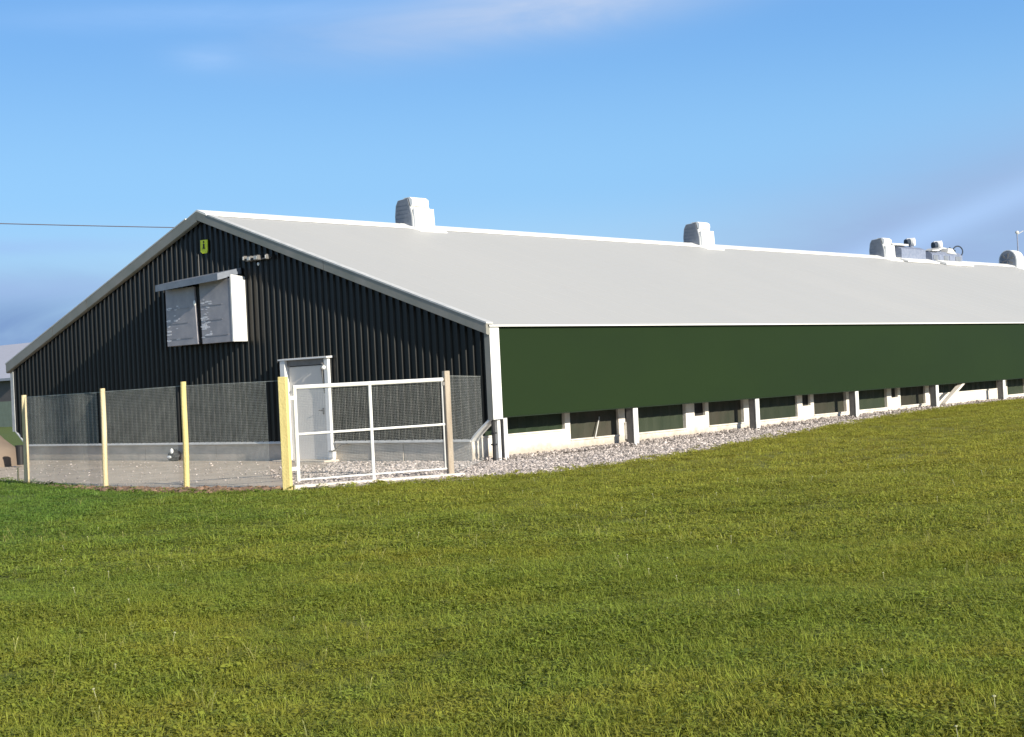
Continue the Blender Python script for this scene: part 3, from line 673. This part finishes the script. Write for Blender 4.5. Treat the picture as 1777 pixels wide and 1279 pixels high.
st = obj('leaning_stick', T((-.56, 3.75, .22), (-.62, 4.0, .66), .014), M_drip); tag(st, 'thin pale stick leaning across the first brown opening beside the corner', 'stick')
bi = obj('base_stone', B(-.9, -.5, -.35, -.02, -.1, .0), M_conc)
bpy.data.objects.remove(bi)

# ------------------------------------------------------------------ left background
hp = bmesh.new(); bmesh.ops.create_uvsphere(hp, u_segments=48, v_segments=24, radius=1)
for v in hp.verts:
    n = mnoise.noise(v.co*2.5)*.06; v.co = Vector((v.co.x*2.25*(1+n), v.co.y*1.7*(1+n), v.co.z*1.2*(1+n)-.06))
heap = obj('soil_heap', hp, M_heap, loc=(-16.48, -3.12, 0), smooth=True, rz=.74); tag(heap, 'smooth rounded brown heap at the far left beside the barn corner', 'heap')
tub = thing('dark_bin', 'dark upright bin half hidden between the brown heap and the first post', 'bin', (-13.74, -2.26, 0))
obj('bin_body', T((0, 0, .05), (0, 0, .50), .09, .11, n=14), M_black2, tub); obj('bin_rim', T((0, 0, .50), (0, 0, .53), .12, n=14), M_dark, tub)
nb = thing('distant_shed', 'distant low shed with pale grey-lavender roof at the far left edge', 'shed', (-66, 25, 0))
obj('upper_wall', B(-45, 3.0, .0, 16, 1.75, 3.1), M_farwall, nb); obj('lower_wall', B(-45.1, 3.1, -.06, 16.1, -.2, 1.75), M_farlow, nb)
obj('roof', prism(bmesh.new(), [(-.5, 3.02), (-.5, 3.18), (8, 5.9), (16.5, 3.18), (16.5, 3.02), (8, 5.7)], 'x', -45.6, 3.6), M_farroof, nb)
# power line crossing behind the barn, hung between two poles
def cpt(t): return Vector((-28.94+1.5*t, 5.75+6.52*t, 8.0+.028*((t-.5)**2-.25)))
T0, T1 = -2.6, 1.7
cab = obj('overhead_cable', path_tube(bmesh.new(), [cpt(T0+(T1-T0)*k/24) for k in range(25)], .017, n=6), M_cable); tag(cab, 'thin dark overhead cable reaching the left roof slope from the left edge', 'cable')
for t, lb in ((T0, 'wooden utility pole carrying the overhead cable, left of the barn'), (T1, 'wooden utility pole carrying the overhead cable, behind the barn')):
    p = cpt(t); up = thing('utility_pole', lb, 'utility pole', (p.x+.15, p.y, 0))
    obj('pole_shaft', T((0, 0, -.5), (0, 0, p.z+.1), .14, .10, n=12), M_postb, up); obj('insulator', T((-.15, 0, p.z-.12), (-.15, 0, p.z+.02), .04, .03), M_steel, up); obj('crossarm', B(-.3, .1, -.04, .04, p.z-.18, p.z-.1), M_postb, up)

# ------------------------------------------------------------------ scattered stones, grass, stems and flowers
def scatter(name, label, pts, scl, rot, protos, tilt=0, seed=0):
    """points mesh + geometry nodes: one random prototype on every point"""
    me = bpy.data.meshes.new(name); me.vertices.add(len(pts)); me.vertices.foreach_set('co', np.asarray(pts, np.float32).ravel())
    for nm, arr in (('scl', scl),):
        a = me.attributes.new(nm, 'FLOAT', 'POINT'); a.data.foreach_set('value', np.asarray(arr, np.float32))
    a = me.attributes.new('rot', 'FLOAT_VECTOR', 'POINT'); a.data.foreach_set('vector', np.asarray(rot, np.float32).ravel())
    o = bpy.data.objects.new(name, me); C.objects.link(o); tag(o, label, kind='stuff')
    src = bpy.data.collections.new(name+'_kinds')
    for p in protos: src.objects.link(p)
    g = bpy.data.node_groups.new(name+'_nodes', 'GeometryNodeTree')
    g.interface.new_socket('Geometry', in_out='INPUT', socket_type='NodeSocketGeometry'); g.interface.new_socket('Geometry', in_out='OUTPUT', socket_type='NodeSocketGeometry')
    n = g.nodes; L = g.links.new; gi = n.new('NodeGroupInput'); go = n.new('NodeGroupOutput'); ip = n.new('GeometryNodeInstanceOnPoints'); ci = n.new('GeometryNodeCollectionInfo')
    ci.inputs['Collection'].default_value = src; ci.inputs['Separate Children'].default_value = True; ci.inputs['Reset Children'].default_value = True
    ip.inputs['Pick Instance'].default_value = True
    ri = n.new('FunctionNodeRandomValue'); ri.data_type = 'INT'
    [s for s in ri.inputs if s.name == 'Max' and s.enabled][0].default_value = len(protos)-1
    [s for s in ri.inputs if s.name == 'Min' and s.enabled][0].default_value = 0
    ri.inputs['Seed'].default_value = seed
    na = n.new('GeometryNodeInputNamedAttribute'); na.data_type = 'FLOAT'; na.inputs[0].default_value = 'scl'
    nr = n.new('GeometryNodeInputNamedAttribute'); nr.data_type = 'FLOAT_VECTOR'; nr.inputs[0].default_value = 'rot'
    L(gi.outputs[0], ip.inputs['Points']); L(ci.outputs[0], ip.inputs['Instance']); L([s for s in ri.outputs if s.enabled][0], ip.inputs['Instance Index'])
    L([s for s in na.outputs if s.enabled][0], ip.inputs['Scale']); L([s for s in nr.outputs if s.enabled][0], ip.inputs['Rotation']); L(ip.outputs[0], go.inputs[0])
    md = o.modifiers.new('scatter', 'NODES'); md.node_group = g
    return o
def proto(name, V_, F_, m):
    me = bpy.data.meshes.new(name); me.from_pydata(V_, [], F_); me.materials.append(m); return bpy.data.objects.new(name, me)
rng = np.random.default_rng(5)
# stones
M_stone = mat('gravel_stone', (.54, .48, .445), .9, c2=(.25, .22, .205), scale=9, rand=.55)
stones = []
for k in range(8):
    bm = bmesh.new(); bmesh.ops.create_icosphere(bm, subdivisions=1, radius=1); rr = random.Random(k)
    for v in bm.verts: v.co = Vector((v.co.x*1.15, v.co.y*.95, v.co.z*.65))*(1+rr.uniform(-.28, .22))
    me = bpy.data.meshes.new('stone'); bm.to_mesh(me); bm.free(); me.materials.append(M_stone); stones.append(bpy.data.objects.new('stone', me))
def in_poly(px, py, poly):
    c = np.zeros(px.shape, bool); n = len(poly); j = n-1
    for i in range(n):
        xi, yi = poly[i]; xj, yj = poly[j]
        c ^= ((yi > py) != (yj > py)) & (px < (xj-xi)*(py-yi)/(yj-yi+1e-12)+xi); j = i
    return c
def fillp(poly, n):
    a = np.array(poly); lo, hi = a.min(0), a.max(0); p = rng.uniform(lo, hi, (int(n), 2)); return p[in_poly(p[:, 0], p[:, 1], poly)]
side = [(.9, -5.5), (1.6, -5.5), (2.3, -3.6), (3.55, -3.4), (3.6, -1.85), (3.4, .1), (3.0, 2.3), (2.2, 5.9), (1.8, 8.4), (.95, 13.0), (.4, 17.5), (.2, 22), (.15, 32), (-.58, 32), (-.58, -.06), (-4.4, -.42), (-3.2, -1.5)]
P1 = fillp(side, 95000)
P2 = fillp([(-4.4, -.45), (.6, -5.2), (.95, -5.6), (-3.5, -3.0)], 2500)
P3 = fillp([(-17, -5.2), (-7, -5.8), (-3, -6.2), (.9, -5.7), (-3.2, -.5), (-17, -.3)], 1500)
P4 = fillp([(1.3, -5.6), (2.0, -5.5), (2.6, -4.6), (3.4, -3.6), (2.3, -3.2)], 380)
P = np.vstack([P1, P2, P3, P4]); sc_ = np.concatenate([rng.gamma(5, .0036, len(P1)), rng.gamma(4, .0035, len(P2)), rng.gamma(3, .0035, len(P3)), rng.gamma(3, .004, len(P4))]); sc_ = np.clip(sc_, .006, .07)
z = hgt(P[:, 0], P[:, 1])+sc_*.2
# gravel heaped a little against the side wall
z = z+np.where((P[:, 0] < .1) & (P[:, 1] > 0), .05*rng.random(len(P)), 0)
scatter('gravel', 'loose pale pinkish gravel stones spread along the barn', np.column_stack([P, z]), sc_, np.column_stack([rng.uniform(-.5, .5, (len(P), 2)), rng.uniform(0, 6.28, len(P))]), stones, seed=3)

# clods and weeds along the grass edge in front of the fence
M_clod = mat('soil_clod', (.24, .15, .10), .95, c2=(.10, .065, .045), scale=6, rand=.4)
clods = []
for s_ in stones:
    me = s_.data.copy(); me.materials.clear(); me.materials.append(M_clod); clods.append(bpy.data.objects.new('clod', me))
Pc = fillp([(-5.4, -6.5), (-3.1, -6.9), (-1.2, -7.05), (.2, -6.95), (1.2, -6.25), (.9, -5.95), (-1.2, -6.35), (-3.1, -6.55)], 3500)
cs = rng.gamma(4, .008, len(Pc)); scatter('soil_clods', 'crumbly reddish brown soil clods along the fence line', np.column_stack([Pc, hgt(Pc[:, 0], Pc[:, 1])+.01]), np.clip(cs, .01, .08), np.column_stack([rng.uniform(-.5, .5, (len(Pc), 2)), rng.uniform(0, 6.28, len(Pc))]), clods, seed=4)

# grass tufts
def tuft(n, rad, h0, h1, wd, lean, seed):
    r = random.Random(seed); V_, F_ = [], []
    for _ in range(n):
        a = r.uniform(0, 6.283); d = rad*math.sqrt(r.random()); bx, by = d*math.cos(a), d*math.sin(a); h = r.uniform(h0, h1); w = wd*r.uniform(.7, 1.3)
        la = r.uniform(0, 6.283); ln = lean*r.uniform(.2, 1.0)*h; fx, fy = math.cos(la), math.sin(la); sx, sy = -fy, fx; n0 = len(V_)
        for k, t in enumerate((0, .4, .75)):
            ww = w*(1-.45*t); ox, oy = fx*ln*t*t, fy*ln*t*t; zz = h*t*(1-.18*t)
            V_ += [(bx+ox-sx*ww/2, by+oy-sy*ww/2, zz-.005), (bx+ox+sx*ww/2, by+oy+sy*ww/2, zz-.005)]
        V_.append((bx+fx*ln, by+fy*ln, h*.84))
        F_ += [(n0, n0+1, n0+3, n0+2), (n0+2, n0+3, n0+5, n0+4), (n0+4, n0+5, n0+6)]
    return proto('tuft', V_, F_, M_blade)
near_t = [tuft(40, .11, .018, .058, .0042, 1.1, k) for k in range(8)]+[tuft(30, .07, .03, .09, .0042, .9, 20+k) for k in range(1)]
far_t = [tuft(26, .16, .025, .07, .009, .9, 40+k) for k in range(7)]
def leafy(n, rad, seed, ls=.008, hh=.045):
    r = random.Random(seed); V_, F_ = [], []
    for _ in range(n):
        a = r.uniform(0, 6.283); d = rad*math.sqrt(r.random()); cx, cy, cz = d*math.cos(a), d*math.sin(a), r.uniform(.3, 1)*hh*(1-.5*d/rad)
        q = r.uniform(0, 6.283); e1 = Vector((math.cos(q), math.sin(q), r.uniform(-.4, .5))); e2 = Vector((-math.sin(q), math.cos(q), r.uniform(-.4, .4))); l = ls*r.uniform(.7, 1.6); w = l*r.uniform(.45, .7); n0 = len(V_); c = Vector((cx, cy, cz))
        V_ += [tuple(c-e1*l), tuple(c+e2*w), tuple(c+e1*l), tuple(c-e2*w)]; F_.append((n0, n0+1, n0+2, n0+3))
    return proto('leafy', V_, F_, M_blade)
near_t += [leafy(90, .12, 60+k) for k in range(7)]
far_t = far_t[:4]+[leafy(70, .17, 80+k, .013, .045) for k in range(7)]
def wedge(n, d0, d1, half):
    d = np.sqrt(rng.uniform(d0*d0, d1*d1, n)); a = YAW+rng.uniform(-half, half, n)
    return np.column_stack([CAM.x+d*np.sin(a), CAM.y+d*np.cos(a)])
def fnoise(x, y, s, seed=0):
    v = 0
    for k in range(4): v = v+np.sin(x*s*(1+.6*k)+1.7*k+seed+1.3*np.sin(y*s*.8+k))*np.sin(y*s*(1+.5*k)-2.1*k+seed*2+1.1*np.sin(x*s*.7))/(1+.5*k)
    return v/2.2
def grass(name, label, dens, d0, d1, half, kinds, s0, seed):
    n = int(dens*half*(d1*d1-d0*d0)); p = wedge(n, d0, d1, half); k = in_grass(p[:, 0]+rng.normal(0, .13, n), p[:, 1]+rng.normal(0, .13, n)+.15*np.sin(p[:, 0]*1.7)); p = p[k]
    ln = fnoise(p[:, 0], p[:, 1], 1.1, seed); s = s0*(1+.28*ln)*rng.uniform(.7, 1.3, len(p)); keep = rng.random(len(p)) < np.clip(.92+.35*ln, .35, 1); p, s = p[keep], s[keep]
    edge = rng.uniform(-.15, .15, (len(p), 2))
    scatter(name, label, np.column_stack([p, hgt(p[:, 0], p[:, 1])]), s, np.column_stack([edge, rng.uniform(0, 6.28, len(p))]), kinds, seed=seed)
    return len(p)
HALF = .47
n1 = grass('grass', 'short green grass blades in the foreground of the field', 300, 3.6, 13, .62, near_t, 1.0, 1)
n2 = grass('grass', 'olive green grass across the middle of the field', 140, 13, 22, .64, far_t, .85, 2)
n3 = grass('grass', 'short olive grass on the far part of the field', 60, 22, 52, .60, far_t, .85, 3)
print('tufts', n1, n2, n3)
# broad-leaved weed clumps
wd = [leafy(34, .10, 120+k, .020, .085) for k in range(5)]
p = wedge(700, 5, 30, HALF); p = p[in_grass(p[:, 0], p[:, 1])]; p = p[rng.random(len(p)) < np.clip(.35+.8*fnoise(p[:, 0], p[:, 1], .5, 6), .05, 1)]
pe = np.array([(x+rnd.gauss(0, .18), y+rnd.gauss(0, .12)) for (x, y) in [(E_[k][0]*(1-t)+E_[k+1][0]*t, E_[k][1]*(1-t)+E_[k+1][1]*t) for k in range(3, 17) for t in [rnd.random() for _ in range(9)]]]); p = np.vstack([p, pe])
scatter('weed_clumps', 'low broad-leaved weeds in the grass and along the gravel edge', np.column_stack([p, hgt(p[:, 0], p[:, 1])]), rng.uniform(.5, 1.1, len(p)), np.column_stack([rng.uniform(-.2, .2, (len(p), 2)), rng.uniform(0, 6.28, len(p))]), wd, seed=14)
# pale seeding stems, taller rough grass near the camera
M_stem = mat('dry_stem', (.34, .32, .11), .7, c2=(.22, .25, .07), scale=3, rand=.3)
def stem(seed):
    r = random.Random(seed); V_, F_ = [], []
    for _ in range(r.choice((1, 2, 3))):
        a = r.uniform(0, 6.28); h = r.uniform(.10, .20); lx, ly = r.uniform(-.05, .05), r.uniform(-.05, .05); bx, by = r.uniform(-.03, .03), r.uniform(-.03, .03)
        for sx, sy in ((math.cos(a), math.sin(a)), (-math.sin(a), math.cos(a))):
            n0 = len(V_)
            for t, w in ((0, .0022), (.5, .0018), (.8, .0016), (.88, .0042), (1, .001)):
                V_ += [(bx+lx*t*t-sx*w, by+ly*t*t-sy*w, h*t), (bx+lx*t*t+sx*w, by+ly*t*t+sy*w, h*t)]
            for k in range(4): F_.append((n0+2*k, n0+2*k+1, n0+2*k+3, n0+2*k+2))
    return proto('stem', V_, F_, M_stem)
p = wedge(1100, 5, 22, HALF); k = in_grass(p[:, 0], p[:, 1]) & (fnoise(p[:, 0], p[:, 1], .8, 4) > .05); p = p[k]
scatter('grass_stems', 'thin pale seeding stems standing above the short grass', np.column_stack([p, hgt(p[:, 0], p[:, 1])]), rng.uniform(.4, .85, len(p)), np.column_stack([rng.uniform(-.2, .2, (len(p), 2)), rng.uniform(0, 6.28, len(p))]), [stem(k) for k in range(6)], seed=8)
# clover and daisy heads
M_flower = mat('clover_white', (.36, .36, .20), .8)
fl = []
for k in range(3):
    bm = bmesh.new(); bmesh.ops.create_icosphere(bm, subdivisions=1, radius=.007, matrix=Matrix.Translation((0, 0, .055+.01*k))@Matrix.Diagonal((1, 1, .6, 1))); tube(bm, (0, 0, 0), (0, 0, .05+.01*k), .0015, n=4)
    me = bpy.data.meshes.new('clover'); bm.to_mesh(me); bm.free(); me.materials.append(M_flower); fl.append(bpy.data.objects.new('clover', me))
p = wedge(330, 5, 26, HALF); p = p[in_grass(p[:, 0], p[:, 1])]; k = rng.random(len(p)) < np.clip(.35+.7*fnoise(p[:, 0], p[:, 1], .6, 9), .05, 1); p = p[k]
scatter('clover_heads', 'tiny pale clover heads dotted through the grass', np.column_stack([p, hgt(p[:, 0], p[:, 1])]), rng.uniform(.7, 1.4, len(p)), np.column_stack([rng.uniform(-.3, .3, (len(p), 2)), rng.uniform(0, 6.28, len(p))]), fl, seed=11)
